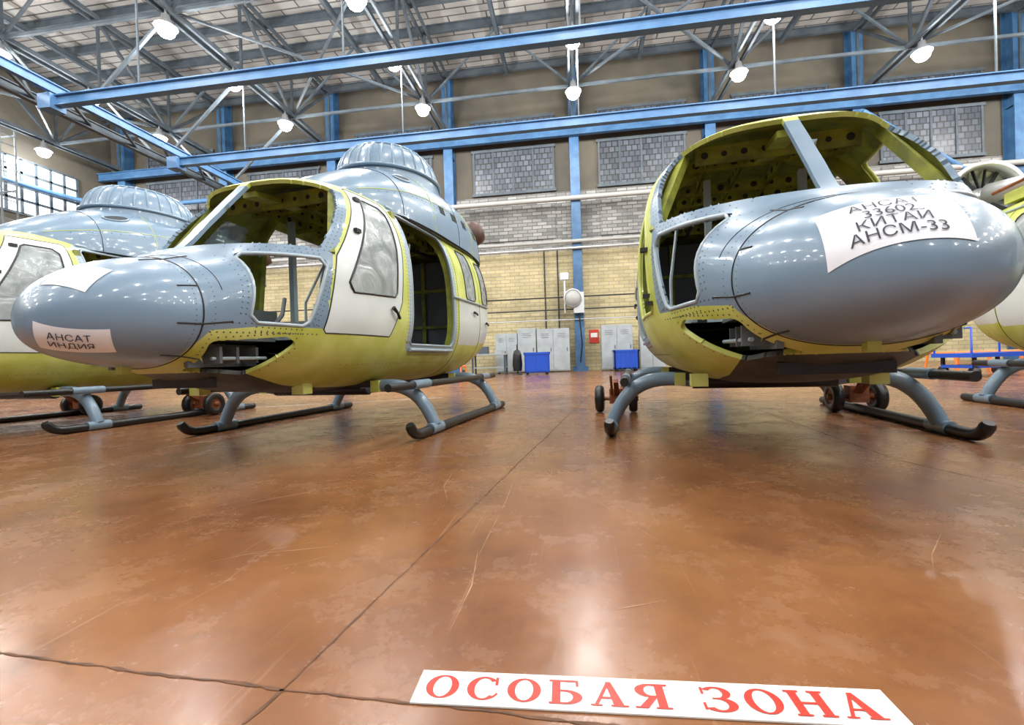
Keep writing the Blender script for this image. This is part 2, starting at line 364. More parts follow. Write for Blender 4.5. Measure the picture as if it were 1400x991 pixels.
def outline(poly, off, step):
    pts = []
    n = len(poly)
    area = sum(poly[i][0] * poly[(i + 1) % n][1] - poly[(i + 1) % n][0] * poly[i][1] for i in range(n))
    sg = 1 if area > 0 else -1
    for i in range(n):
        a = Vector(poly[i]); b = Vector(poly[(i + 1) % n]); d = (b - a); L = d.length; d.normalize(); nn = Vector((d.y, -d.x)) * sg
        m_ = max(1, int(L / step))
        for j in range(m_ + 1): pts.append(a + d * L * j / m_ + nn * off)
    return pts
def surf_pt(Y, z, side, off):
    T = t_from_z(Y, z)
    if side < 0: T = math.pi - T
    return Pv(Y, T, off)
def make_rivets():
    A = Acc()
    def rivet(p, n, r=0.0055):
        n = n.normalized(); u = n.cross(Vector((0.3, 0.2, 1))).normalized(); v = n.cross(u); k = 6
        vs = [p + r * (u * math.cos(j * math.pi / 3) + v * math.sin(j * math.pi / 3)) for j in range(k)] + [p + n * 0.0025]
        A.add(vs, [(j, (j + 1) % k, k) for j in range(k)], 0, True)
    def put_rivets(pts):
        for side in (1, -1):
            for q in pts:
                w, b, mm, t, _, _ = [float(v) for v in prof(np.array(float(q[0])))]
                if not (b + 0.03 < q[1] < t - 0.01): continue
                p = surf_pt(q[0], q[1], side, 0.0005); p2 = surf_pt(q[0], q[1], side, 0.01); rivet(p, p2 - p)
    for poly, off in ((CHIN, 0.065), (CHIN, 0.09), (CHINL, 0.045), (SLIDE, 0.125), (SLIDE, 0.085)):
        put_rivets(outline(poly, off, 0.032))
    put_rivets([(-1.24 + 0.03 * i, 0.885) for i in range(20)])
    put_rivets([(-1.24 + 0.03 * i, 0.83) for i in range(20)])
    for k in range(18):
        f = k / 17; put_rivets([(-0.60 + 0.34 * f, 1.41 + 0.53 * f), (-0.57 + 0.34 * f, 1.41 + 0.53 * f)])
    put_rivets([(-0.35 + 0.06 * i, 0.62) for i in range(50)] + [(1.62 + 0.06 * i, 1.34) for i in range(19)])
    for i in range(60):
        for Y in (YN - .035, YN + .05):
            T = -0.9 + i * (math.pi + 1.8) / 60; p = Pv(Y, T, 0.0005); rivet(p, Pv(Y, T, 0.01) - p, 0.004)
    return A.mesh('rivets', [M_RIV])
parts['rivets'] = make_rivets()

def make_seams(door):
    A = Acc()
    def seamT(Y, t0, t1, r=0.003, n=60, m=0): A.tube([Pv(Y, t0 + (t1 - t0) * i / n, 0.0005) for i in range(n + 1)], r, m, 5)
    A.tube([Pv(YN, 2 * math.pi * i / 120, 0.001) for i in range(120)], 0.0045, 0, 6, closed=True)
    seamT(-1.19, 0.25, math.pi - 0.25, 0.0025)
    seamT(1.62, -1.3, 1.4); seamT(2.36, -1.3, 1.4); seamT(1.62, math.pi - 1.4, math.pi + 1.3); seamT(2.36, math.pi - 1.4, math.pi + 1.3)
    for (Ya, Ta, Yb, Tb) in ((-1.40, 1.15, -1.16, 1.15), (-1.40, 2.1, -1.16, 2.1), (-1.40, 3.35, -1.15, 3.35), (-1.40, -0.21, -1.15, -0.21), (-1.38, -0.9, -1.2, -0.9), (-1.38, math.pi + .9, -1.2, math.pi + .9), (-1.38, 2.75, -1.28, 2.75), (-1.38, .4, -1.28, .4)):
        A.tube([Pv(Ya + (Yb - Ya) * i / 6, Ta + (Tb - Ta) * i / 6, 0.001) for i in range(7)], 0.005, 0, 5)
    for side in (1, -1):
        if door:
            A.tube([surf_pt(q[0], q[1], side, 0.0) for q in outline(DOOR, 0.02, 0.05)], 0.005, 0, 5, closed=True)
            A.tube([surf_pt(q[0], q[1], side, 0.002) for q in outline(DWIN, 0.045, 0.04)], 0.009, 0, 6, closed=True)
            for (Y, z) in ((-0.08, 1.93), (-0.28, 1.62)):
                p = surf_pt(Y, z, side, 0.01); A.box(p, (0.03, 0.06, 0.03), 0)
        for poly in (RW1, RW2): A.tube([surf_pt(q[0], q[1], side, 0.002) for q in outline(poly, 0.035, 0.04)], 0.009, 0, 6, closed=True)
        for (Ya, za, Yb, zb) in ((0.10, 1.08, 0.20, 1.00), (2.62, 1.12, 2.72, 1.10), (2.1, 1.22, 2.2, 1.2))[0 if door else 1:]:
            pa = surf_pt(Ya, za, side, 0.02); pb = surf_pt(Yb, zb, side, 0.025); A.tube([pa, (pa + pb) / 2 + Vector((0.01 * side, 0, 0)), pb], [0.018, 0.012, 0.014], 0, 8)
    return A.mesh('seams', [M_BLK])
parts['seams_and_hinges'] = make_seams(True)
parts['seams_doorless'] = make_seams(False)

A = Acc()
for side in (1, -1):
    A.tube([surf_pt(0.5 + 0.1 * i, 2.07, side, 0.012) for i in range(24)], 0.014, 0, 6)
    A.tube([surf_pt(0.5 + 0.1 * i, 0.745, side, 0.015) for i in range(11)], 0.018, 0, 6)
    A.tube([surf_pt(1.45 + 0.1 * i, 1.34, side, 0.015) for i in range(14)], 0.012, 0, 6)
    for poly, off in ((SLIDE, 0.035), (CHIN, 0.04)):
        A.tube([surf_pt(q[0], q[1], side, -0.004) for q in outline(poly, off, 0.04)], 0.012, 0, 6, closed=True)
parts['door_rails'] = A.mesh('rails', [M_FRM])
A = Acc()
for side in (1, -1):
    A.tube([surf_pt(q[0], q[1], side, -0.004) for q in outline(DOORH, 0.03, 0.04)], 0.014, 0, 6, closed=True)
    for (Y, z) in ((-0.50, 1.0), (-0.47, 1.3), (-0.53, 0.95)):
        A.box(surf_pt(Y, z, side, 0.015), (0.05, 0.05, 0.025), 1)
parts['door_frame'] = A.mesh('door_frame', [M_YEL, M_DRK])

# interior
A = Acc()  # 0 interior yellow,1 dark,2 grey,3 frame
def hw(Y, z):
    w, b, mm, t, a, c_ = [float(v) for v in prof(np.array(float(Y)))]
    if z >= mm: q = min(1, (z - mm) / (t - mm)); n = a
    else: q = min(1, (mm - z) / (mm - b)); n = c_
    return w * max(0, 1 - q ** n) ** (1 / n)
ys = [-0.7 + 0.1 * i for i in range(36)]
vs = []; fs = []
for Y in ys:
    w = hw(Y, 0.78) - 0.04; vs += [(-w, Y, 0.80), (w, Y, 0.80), (-w, Y, 0.76), (w, Y, 0.76)]
for i in range(len(ys) - 1):
    a = i * 4; fs += [(a, a + 1, a + 5, a + 4), (a + 2, a + 6, a + 7, a + 3)]
A.add(vs, fs, 2)
def frame_ring(Y, depth=0.09, th=0.03, m=0):
    n = 80; outer = []
    for i in range(n + 1):
        T = -0.75 + (math.pi + 1.5) * i / n
        p = Pv(Y, T); c = Vector((0, Y, 1.25)); d = (c - p); d.y = 0; d.normalize()
        outer.append((p + d * 0.025, p + d * (0.025 + depth)))
    vs = []; fs = []
    for a, b in outer:
        for dy in (-th / 2, th / 2): vs += [a + Vector((0, dy, 0)), b + Vector((0, dy, 0))]
    for i in range(n):
        a = i * 4; fs += [(a, a + 1, a + 5, a + 4), (a + 2, a + 6, a + 7, a + 3), (a + 1, a + 3, a + 7, a + 5)]
    A.add(vs, fs, m)
for Y in (0.44, 1.56, 1.86, 2.36): frame_ring(Y)
def holed_plate(c, u, v, nu, nv, r, m=0):
    c = Vector(c); u = Vector(u); v = Vector(v); n = u.cross(v).normalized()
    A.add([c - u - v, c + u - v, c + u + v, c - u + v], [(0, 1, 2, 3)], m); A.add([c - u - v + n * 0.02, c + u - v + n * .02, c + u + v + n * .02, c - u + v + n * .02], [(3, 2, 1, 0)], m)
    for s_ in (-0.002, 0.022):
        for i in range(nu):
            for j in range(nv):
                q = c + u * ((i + 0.5) / nu * 2 - 1) + v * ((j + 0.5) / nv * 2 - 1) + n * s_
                uu = u.normalized(); vv = v.normalized(); rr = r * random.uniform(0.7, 1.1)
                A.add([q + uu * rr * math.cos(k * math.pi / 6) + vv * rr * math.sin(k * math.pi / 6) for k in range(12)], [tuple(range(12))], 1)
holed_plate((0, -0.13, 1.985), (0.50, 0, 0), (0, 0, 0.06), 8, 1, 0.024)
for x in (-0.4, -0.14, 0.14, 0.4): holed_plate((x, 1.15, 2.045), (0, 1.2, 0), (0, 0, 0.05), 17, 1, 0.026)
for Y in (0.15, 0.7, 1.0, 1.3, 2.05): holed_plate((0, Y, 2.03), (0.52, 0, 0), (0, 0, 0.045), 8, 1, 0.024)
A.box((0, 2.6, 1.4), (1.35, 0.03, 1.2), 2)
for x in (-.45, 0, .45): A.box((x, 2.57, 1.4), (0.05, 0.05, 1.2), 0)
for z in (1.1, 1.6): A.box((0, 2.57, z), (1.35, 0.05, 0.04), 0)
for x in (-0.34, 0.34): A.box((x, 0.42, 1.4), (0.05, 0.05, 1.22), 3)
A.box((0, 0.42, 0.92), (0.68, 0.04, 0.24), 3); A.box((0, -0.5, 0.92), (0.22, 0.4, 0.26), 2)
A.box((0, -0.86, 1.24), (0.8, 0.05, 0.09), 1); A.box((0, -0.84, 0.98), (0.3, 0.04, 0.5), 0)
A.beam((0, -0.42, 1.95), (0, 0.15, 2.02), 0.12, 0.04, 0)
for side in (1, -1):
    A.beam((side * 0.82, 0.44, 0.8), (side * 0.7, 0.46, 2.0), 0.06, 0.06, 0)
    A.beam((side * 0.80, -0.54, 1.39), (side * 0.57, -0.2, 1.98), 0.05, 0.06, 0)
    for i in range(6): A.box((side * 0.835, 1.75 + i * 0.12, 1.1), (0.02, 0.03, 0.5), 0)
    A.tube([(side * 0.6, 0.9, 0.82), (side * 0.6, 0.9, 1.3), (side * 0.5, 1.2, 1.9)], 0.015, 3, 6)
    A.tube([(side * 0.3, 1.0, 2.0), (side * 0.35, 1.5, 1.92), (side * 0.3, 2.3, 2.0)], 0.02, 1, 6)
    A.tube([(side * 0.45, -0.75, 0.85), (side * 0.47, -0.65, 0.98), (side * 0.45, -0.6, 1.1)], 0.014, 2, 6)
    for x_ in (0.3, 0.58): A.box((side * x_, -0.2, 0.84), (0.03, 0.7, 0.05), 3)
    A.box((side * 0.30, -0.98, 0.70), (0.03, 0.5, 0.14), 2)
    for yy in (-1.12, -1.0, -0.85): A.box((side * 0.37, yy, 0.70), (0.14, 0.02, 0.10), 2)
    A.tube([(side * 0.40, -1.15, 0.68), (side * 0.46, -0.8, 0.68)], 0.012, 3, 6)
A.box((0, -0.93, 0.80), (0.9, 0.46, 0.02), 2)
parts['interior'] = A.mesh('interior', [M_INT, M_DRK, mat('interior_grey', (0.10, 0.12, 0.13), 0.5), M_FRM])

A = Acc()
def bez(p0, p1, p2, p3, n=14):
    p0, p1, p2, p3 = map(Vector, (p0, p1, p2, p3))
    return [(1 - t) ** 3 * p0 + 3 * (1 - t) ** 2 * t * p1 + 3 * (1 - t) * t * t * p2 + t ** 3 * p3 for t in [i / n for i in range(n + 1)]]
SY1, SY2 = 0.34, 2.10
for side in (1, -1):
    xs = 1.14 * side
    pts = bez((xs, -0.12, 0.14), (xs, -0.08, 0.06), (xs, -0.02, 0.042), (xs, 0.08, 0.042), 10) + [(xs, 0.3, 0.042), (xs, 0.9, 0.042), (xs, 1.6, 0.042), (xs, 2.42, 0.042)]
    A.tube(pts, [0.03] + [0.041] * 10 + [0.041] * 4, 1, 14)
    for Y in (SY1, SY2):
        A.tube([(xs, Y - 0.11, 0.05), (xs, Y + 0.11, 0.05)], 0.05, 0, 14)
        leg = bez((0.45 * side, Y, 0.40), (0.82 * side, Y, 0.46), (0.99 * side, Y, 0.42), (1.14 * side, Y, 0.07), 16)
        A.tube(leg, [0.060 - 0.012 * abs(i / 16 - 0.5) for i in range(17)], 0, 14)
        A.box((0.60 * side, Y, 0.42), (0.08, 0.14, 0.10), 2)
    A.tube([(1.02 * side, -0.22, 0.43), (1.02 * side, 0.6, 0.425), (1.02 * side, 1.5, 0.42), (1.02 * side, 2.45, 0.415)], 0.032, 1, 12)
    A.tube([(1.02 * side, 0.18, 0.43), (1.02 * side, 0.48, 0.43)], 0.040, 0, 12); A.tube([(1.02 * side, 1.95, 0.42), (1.02 * side, 2.2, 0.42)], 0.040, 0, 12)
for Y in (SY1, SY2): A.tube([(-0.5, Y, 0.395), (0.5, Y, 0.395)], 0.055, 1, 12)
A.box((0, SY1, 0.44), (1.2, 0.12, 0.06), 1); A.box((0, SY2, 0.44), (1.2, 0.12, 0.06), 1)
A.box((0, -1.36, 0.63), (0.05, 0.05, 0.05), 2)
for x in (-.55, .42): A.box((x, -0.42, 0.45), (0.10, 0.10, 0.08), 2)
for yy in (-1.0, -0.75): A.box((0, yy, 0.53), (0.5, 0.03, 0.06), 1)
parts['landing_skids'] = A.mesh('skids', [M_SKID, M_BLK, M_YEL])

A = Acc()
def wheel(c, r=0.13, w=0.08):
    pr = [(r * 0.45, -w / 2 * 0.7), (r * 0.55, -w / 2), (r * 0.85, -w / 2), (r * 0.97, -w * 0.32), (r, 0), (r * 0.97, w * 0.32), (r * 0.85, w / 2), (r * 0.55, w / 2), (r * 0.45, w / 2 * 0.7)]
    A.lathe(pr, c, 0, 24, RY); A.lathe([(0.0, -w / 2 * 0.6), (r * 0.46, -w / 2 * 0.75)], c, 2, 16, RY); A.lathe([(r * 0.46, w / 2 * 0.75), (0.0, w / 2 * 0.6)], c, 2, 16, RY)
    A.lathe([(0.0, -w * 0.62), (0.03, -w * 0.62), (0.03, w * 0.62), (0, w * 0.62)], c, 1, 12, RY)
for side in (1, -1):
    xs = side * 1.14
    wheel((xs - 0.19, 1.6, 0.15), 0.15, 0.09); wheel((xs + 0.17, 1.6, 0.15), 0.15, 0.09)
    A.tube([(xs - 0.19, 1.6, 0.15), (xs + 0.17, 1.6, 0.15)], 0.02, 1, 8)
    A.box((xs, 1.6, 0.18), (0.16, 0.14, 0.16), 1); A.beam((xs, 1.55, 0.2), (xs, 1.3, 0.36), 0.05, 0.04, 1)
    A.tube([(xs - .05, 1.5, 0.2), (xs - 0.05, 1.3, 0.42)], 0.014, 2, 8); A.tube([(xs + .06, 1.62, 0.2), (xs + 0.06, 1.7, 0.42)], 0.02, 1, 8)
parts['transport_wheels'] = A.mesh('wheels', [M_BLK, M_RUST, M_RUST])

# engine cowl
A = Acc()
CY = [0.02, 0.12, 0.4, 0.9, 1.5, 2.2, 2.9, 3.4, 3.6]
CW = [0.10, 0.34, 0.56, 0.72, 0.76, 0.76, 0.70, 0.54, 0.2]
CT = [2.17, 2.24, 2.42, 2.66, 2.80, 2.86, 2.82, 2.68, 2.45]
def cowl(Y, T, off=0):
    w = float(pchip(CY, CW, np.array(Y))) + off; t = float(pchip(CY, CT, np.array(Y))) + off
    c = math.cos(T); s = math.sin(T); n = 2.4; b = 2.05
    return Vector((w * math.copysign(abs(c) ** (2 / n), c), Y, b + (t - b) * abs(s) ** (2 / n)))
ny, ntt = 70, 48
vs = [cowl(0.02 + 3.58 * i / ny, math.pi * j / ntt) for i in range(ny + 1) for j in range(ntt + 1)]
fs = [(i * (ntt + 1) + j, (i + 1) * (ntt + 1) + j, (i + 1) * (ntt + 1) + j + 1, i * (ntt + 1) + j + 1) for i in range(ny) for j in range(ntt)]
fs.append(tuple(range(ntt + 1))); fs.append(tuple(ny * (ntt + 1) + j for j in reversed(range(ntt + 1))))
A.add(vs, fs, 0, True)
for Y in (0.75, 1.35, 2.05, 2.6, 3.1): A.tube([cowl(Y, math.pi * j / 40, 0.001) for j in range(41)], 0.004, 1 if Y in (1.35, 2.6) else 2, 5)
for T in (0.42, math.pi - 0.42): A.tube([cowl(0.3 + 0.1 * i, T, 0.001) for i in range(29)], 0.004, 1, 5)
for Tc in (0.80, math.pi - 0.80):
    ring = [cowl(1.0 + 0.14 * math.cos(a), Tc + 0.09 * math.sin(a), 0.004) for a in [2 * math.pi * i / 24 for i in range(24)]]
    A.add(ring, [tuple(range(24))], 2); A.tube(ring, 0.012, 0, 6, closed=True)
for sgn in (1, -1):
    T0 = 0.34 if sgn > 0 else math.pi - 0.34
    for k in range(5):
        for yb in (1.55, 1.9, 2.25, 2.75):
            A.tube([cowl(yb + 0.03 * k, T0 - 0.05 * sgn, 0.002), cowl(yb + 0.03 * k, T0 + 0.08 * sgn, 0.002)], 0.006, 2, 5)
    for k in range(30):
        for T in (0.36, 0.9):
            TT_ = T if sgn > 0 else math.pi - T; p = cowl(0.5 + 0.09 * k, TT_, 0.0); q = p - Vector((0, p.y, 2.2)); q.normalize()
            A.lathe([(0.006, 0), (0.0, 0.004)], p + q * 0.001, 2, 5, q.to_track_quat('Z', 'Y').to_matrix())
    A.lathe([(0.10, 0), (0.17, 0.02), (0.19, 0.2), (0.18, 0.28), (0.15, 0.29), (0.14, 0.1), (0, 0.1)], (sgn * 0.36, 3.25, 2.48), 3, 24, Matrix.Rotation(sgn * math.radians(50), 3, 'Y') @ Matrix.Rotation(math.radians(-40), 3, 'X'))
parts['engine_cowl'] = A.mesh('cowl', [M_GRAY, M_YEL, M_DRK, M_BRN])
A = Acc()
HY = 1.72
pr = [(0.58, 2.60), (0.57, 2.76), (0.55, 2.86), (0.51, 2.97), (0.44, 3.06), (0.34, 3.115), (0.17, 3.14), (0.0, 3.145)]
A.lathe(pr, (0, HY, 0), 0, 48, None, 1.0, 1.2)
for j in range(28):
    a = 2 * math.pi * j / 28
    A.tube([(r * math.cos(a), HY + r * math.sin(a) * 1.2, z + 0.004) for r, z in pr[1:6]], 0.013, 0, 6)
A.tube([(0.58 * math.cos(a), HY + 0.7 * math.sin(a), 2.77) for a in [2 * math.pi * j / 48 for j in range(48)]], 0.02, 0, 8, closed=True)
A.tube([(0.38 * math.cos(a), HY + 0.455 * math.sin(a), 3.10) for a in [2 * math.pi * j / 48 for j in range(48)]], 0.014, 0, 8, closed=True)
parts['rotor_hub_fairing'] = A.mesh('hub', [M_GRAY])

A = Acc()
A.box((0, 1.6, 2.30), (1.0, 2.4, 0.12), 0)
RA = Matrix.Rotation(-math.pi / 2, 3, 'X')
for sg in (-1, 1):
    Yd, Zd = 3.05, 2.46
    A.lathe([(0.36, 0), (0.40, 0.0), (0.40, 0.05), (0.37, 0.06), (0.36, 0.42), (0.40, 0.43), (0.40, 0.47), (0.35, 0.47), (0.34, 0.2), (0.33, 0.02), (0.36, 0)], (sg * 0.5, Yd, Zd), 1, 36, RA)
    A.lathe([(0.34, 0.18), (0.12, 0.22), (0.10, 0.10), (0, 0.06)], (sg * 0.5, Yd, Zd), 1, 30, RA)
    for k in range(16):
        a = k * math.pi / 8; A.beam((sg * 0.5 + 0.1 * math.cos(a), Yd + .14, Zd + 0.1 * math.sin(a)), (sg * 0.5 + 0.34 * math.cos(a + .2), Yd + .14, Zd + 0.34 * math.sin(a + .2)), 0.012, 0.04, 2)
    A.tube([(sg * 0.38, 0.8, 2.38), (sg * 0.40, 1.6, 2.40), (sg * 0.42, 2.6, 2.42), (sg * .46, 3.05, 2.46)], [0.06, 0.08, 0.09, 0.12], 1, 16)
    A.tube([(sg * 0.6, 1.0, 2.34), (sg * 0.65, 1.8, 2.38), (sg * 0.6, 2.8, 2.38)], 0.02, 3, 8)
parts['exposed_engine'] = A.mesh('engine', [M_YEL, M_ALU, M_DRK, M_RUST])

# ------------------------------------------------------------------ paper labels, draped on the nose skin
fm = parts['fuselage']
bvh = BVHTree.FromPolygons([v.co[:] for v in fm.vertices], [tuple(p.vertices) for p in fm.polygons])
def text2d(s, size, sp=0.9):
    cu = D.curves.new('t', 'FONT'); cu.body = s; cu.size = size; cu.align_x = 'CENTER'; cu.align_y = 'CENTER'; cu.space_line = sp
    o = D.objects.new('t', cu); SC.collection.objects.link(o); dg = bpy.context.evaluated_depsgraph_get(); dg.update()
    me = D.meshes.new_from_object(o.evaluated_get(dg)); vs = [(v.co.x, v.co.y) for v in me.vertices]; fs = [tuple(p.vertices) for p in me.polygons]
    D.objects.remove(o); D.meshes.remove(me); return vs, fs
def drape(origin, direction, v0, rot):
    c, n, _, _ = bvh.ray_cast(Vector(origin), Vector(direction).normalized())
    if n.dot(Vector(direction)) > 0: n = -n
    v = Vector(v0); v = (v - n * v.dot(n)).normalized(); u = v.cross(n)
    ca, sa = math.cos(rot), math.sin(rot)
    def f(a, b, off):
        q = c + u * (a * ca - b * sa) + v * (a * sa + b * ca) + n * 0.25
        h, hn, _, _ = bvh.ray_cast(q, -n, 0.45)
        if h is None: h = q - n * 0.25
        return h + n * off
    return f
def label(mapf, W, H, txt, size, name, sp=0.9, ox=0.0):
    A = Acc(); n = 20
    vs = [mapf(W * (i / n - 0.5), H * (j / n - 0.5), 0.004) for i in range(n + 1) for j in range(n + 1)]
    A.add(vs, [(i * (n + 1) + j, (i + 1) * (n + 1) + j, (i + 1) * (n + 1) + j + 1, i * (n + 1) + j + 1) for i in range(n) for j in range(n)], 0, True)
    if txt:
        v, f = text2d(txt, size, sp); A.add([mapf(a + ox, b, 0.0085) for a, b in v], f, 1)
    return A.mesh(name, [M_PAPER, M_INK])
lab_top = label(drape((-.945, -3.57, .62), (.549, 1.184, .287), (0, 0.3, 1), 0.03), 0.40, 0.25, 'АНСАТ\n33602\nКИТАЙ\nАНСМ-33', 0.062, 'paper_label', 0.85)
lab_top1 = label(drape((2.826, -3.30, .62), (-1.178, .719, .215), (0, 1, 0.3), 0.1), 0.24, 0.18, '', 0.05, 'paper_label')
lab_low = label(drape((2.826, -3.30, .62), (-1.185, .714, .068), (0, 0, 1), -0.12), 0.30, 0.15, 'АНСАТ\nИНДИЯ', 0.05, 'paper_label', 1.0, -0.01)

base = ['rivets', 'door_rails', 'interior', 'landing_skids']
def heli(loc, extra, doorless=False):
    e = empty('helicopter', loc, -math.radians(7))
    if doorless: ks = [('fuselage', 'fuselage_doorless'), ('seams_and_hinges', 'seams_doorless'), ('door_frame', 'door_frame')]
    else: ks = [('fuselage', 'fuselage'), ('seams_and_hinges', 'seams_and_hinges')]
    for n_, k in ks + [(k, k) for k in base + extra]: link(n_, parts[k], e)
    return e
h1 = heli((-2.40, 3.62, 0), ['engine_cowl', 'rotor_hub_fairing'])
h2 = heli((1.377, 3.42, 0), ['transport_wheels'], True)
h0 = heli((-6.30, 4.04, 0), ['engine_cowl', 'rotor_hub_fairing', 'transport_wheels'])
h3 = heli((5.15, 3.23, 0), ['exposed_engine'])
link('paper_label', lab_top, h2); link('paper_label', lab_top1, h1); link('paper_label', lab_low, h1)

# ------------------------------------------------------------------ hall shell
AX0, AX1, BY0, BY1, ZC = -24.0, 26.0, -14.0, 21.0, 13.9
A = Acc(); A.box(((AX0 + AX1) / 2, (BY0 + BY1) / 2, -0.1), (AX1 - AX0, BY1 - BY0, 0.2)); A.obj('floor', [M_FLOOR])
A = Acc(); A.box(((AX0 + AX1) / 2, (BY0 + BY1) / 2, ZC + 0.1), (AX1 - AX0 + .6, BY1 - BY0, 0.2)); A.obj('ceiling', [M_CEIL])
A = Acc(); cx = (AX0 + AX1) / 2; wx = AX1 - AX0 + 0.6
for z0, z1, m_ in ((0, 5.5, 0), (5.5, 8.2, 1), (8.2, ZC, 2)): A.box((cx, BY1 + 0.15, (z0 + z1) / 2), (wx, 0.3, z1 - z0), m_)
A.obj('wall_back', [M_BRY, M_BRW, M_UPP])
A = Acc(); A.box((AX0 - 0.15, (BY0 + BY1) / 2, ZC / 2), (0.3, BY1 - BY0, ZC)); A.obj('wall_left', [M_UPP])
A = Acc(); A.box((AX1 + 0.15, (BY0 + BY1) / 2, ZC / 2), (0.3, BY1 - BY0, ZC)); A.obj('wall_right', [M_UPP])
COLS = [0.2 + 5.75 * k for k in range(-4, 5)]
wi = 1
for c in COLS[:-1]:
    A = Acc()
    for (z0, z1) in ((8.3, 10.3), (10.75, 11.7)):
        A.box((c + 2.95, BY1 - 0.03, (z0 + z1) / 2), (3.7, 0.1, z1 - z0), 0)
        for k in range(5): A.box((c + 1.1 + 3.7 * k / 4, BY1 - 0.09, (z0 + z1) / 2), (0.08, 0.06, z1 - z0), 1)
        for z in (z0, z1): A.box((c + 2.95, BY1 - 0.09, z), (3.9, 0.1, 0.12), 1)
    A.box((c + 2.95, BY1 - 0.03, 7.1), (3.7, 0.06, 2.0), 2)
    A.obj('window_%d' % wi, [M_BLKG, M_STEEL, M_BRW]); wi += 1
for k, b in enumerate((9.0, 17.2)):
    A = Acc(); A.box((AX0 + 0.03, b, 8.9), (0.06, 4.0, 2.4), 0)
    for j in range(8): A.box((AX0 + 0.09, b - 2.0 + 4.0 * j / 7, 8.9), (0.06, 0.10, 2.4), 1)
    for j in range(5): A.box((AX0 + 0.09, b, 7.7 + 2.4 * j / 4), (0.06, 4.0, 0.10), 1)
    A.obj('window_%d' % wi, [M_DAY, M_STEEL]); wi += 1
for c in COLS:
    A = Acc()
    A.box((c, BY1 - 0.28, ZC / 2), (0.10, 0.5, ZC), 0)
    for s_ in (-0.05, -0.53): A.box((c, BY1 + s_ - 0.02, ZC / 2), (0.42, 0.05, ZC), 0)
    for z in (2.5, 5, 7.5, 10): A.box((c, BY1 - 0.28, z), (0.40, 0.5, 0.04), 0)
    A.box((c, BY1 - 0.28, 0.1), (0.7, 0.5, 0.2), 0)
    A.obj('steel_column', [M_BLUED])

A = Acc()
for c in COLS:
    zt, zb = 13.55, 10.9
    for dx in (-0.14, 0.14):
        A.beam((c + dx, BY0, zb), (c + dx, BY1 - 0.6, zb), 0.08, 0.14, 0)
        A.beam((c + dx, BY0, zt), (c + dx, BY1 - 0.6, zt), 0.08, 0.14, 0)
    b = BY1 - 0.6; k = 0
    while b > BY0 + 2.9:
        A.beam((c, b, zb), (c, b, zt), 0.08, 0.08, 0)
        if k % 2: A.beam((c, b, zb), (c, b - 2.9, zt), 0.10, 0.10, 0)
        else: A.beam((c, b, zt), (c, b - 2.9, zb), 0.10, 0.10, 0)
        b -= 2.9; k += 1
b = BY1 - 0.6
while b > BY0:
    A.ibeam((AX0 + .1, b, 13.72), (AX1 - .1, b, 13.72), 0.14, 0.28, 0); b -= 1.45
for c in COLS[:-1]:
    A.ibeam((c + 2.87, BY0, 13.45), (c + 2.87, BY1 - .6, 13.45), 0.14, 0.2, 0)
for i, c in enumerate(COLS[:-1]):
    for b in (BY1 - 3.5, BY1 - 9.3, BY1 - 15.1, BY1 - 20.9):
        A.beam((c, b, 10.9), (c + 5.75, b, 10.9), 0.08, 0.10, 0)
        A.beam((c, b, 10.9), (c + 2.87, b, 13.5), 0.07, 0.07, 0); A.beam((c + 5.75, b, 10.9), (c + 2.87, b, 13.5), 0.07, 0.07, 0)
    if i % 2 == 0:
        A.beam((c, BY1 - 3.5, 10.95), (c + 5.75, BY1 - 9.3, 10.95), 0.07, 0.07, 0); A.beam((c + 5.75, BY1 - 3.5, 10.95), (c, BY1 - 9.3, 10.95), 0.07, 0.07, 0)
for b in (10.6, 14.5):
    for c in COLS:
        if c > -14: A.beam((c + .12, b, 8.15), (c + .12, b, 10.9), 0.04, 0.04, 0)
for k in range(6):
    b = 3 + 2.9 * k; A.beam((-15, b, 8.6), (-17.0, b, 10.8), 0.08, 0.08, 0); A.beam((-14, b, 8.6), (-11.4, b, 10.8), 0.08, 0.08, 0)
A.obj('roof_trusses', [M_STEEL])

for b in (10.6, 14.5):
    A = Acc()
    A.ibeam((-13.9, b, 8.0), (20, b, 8.0), 0.20, 0.26, 0)
    A.box((-13.9, b, 7.95), (0.4, 0.4, 0.4), 0)
    A.obj('crane_girder', [M_BLUE, M_STEEL])
A = Acc()
for a in (-14.0, -15.0):
    A.ibeam((a, 2, 8.45), (a, 19.8, 8.45), 0.16, 0.24, 1 if a < -14.5 else 0)
for k in range(11): A.beam((-14, 2 + 1.5 * k, 8.45), (-15.0, 2 + 1.5 * (k + 1), 8.45), 0.07, 0.07, 1)
A.obj('crane_rail_truss', [M_BLUE, M_STEEL])
A = Acc()
A.ibeam((AX0 + .1, BY1 - 0.75, 10.55), (AX1 - .1, BY1 - 0.75, 10.55), 0.2, 0.35, 0)
A.obj('crane_runway_beam', [M_BLUED])
A = Acc()
for y_ in (14.9, 15.4): A.beam((-22.0, y_, 4.0), (-22.0, y_, 10.4), 0.05, 0.05, 0)
for k in range(17): A.beam((-22.0, 14.9, 4.2 + .37 * k), (-22.0, 15.4, 4.2 + .37 * k), 0.03, 0.03, 0)
for z in (4.6, 8.0, 10.2):
    for y_ in (14.9, 15.4): A.beam((-24.0, y_, z), (-22.0, y_, z), 0.05, 0.05, 0)
A.obj('wall_ladder', [M_LAD])

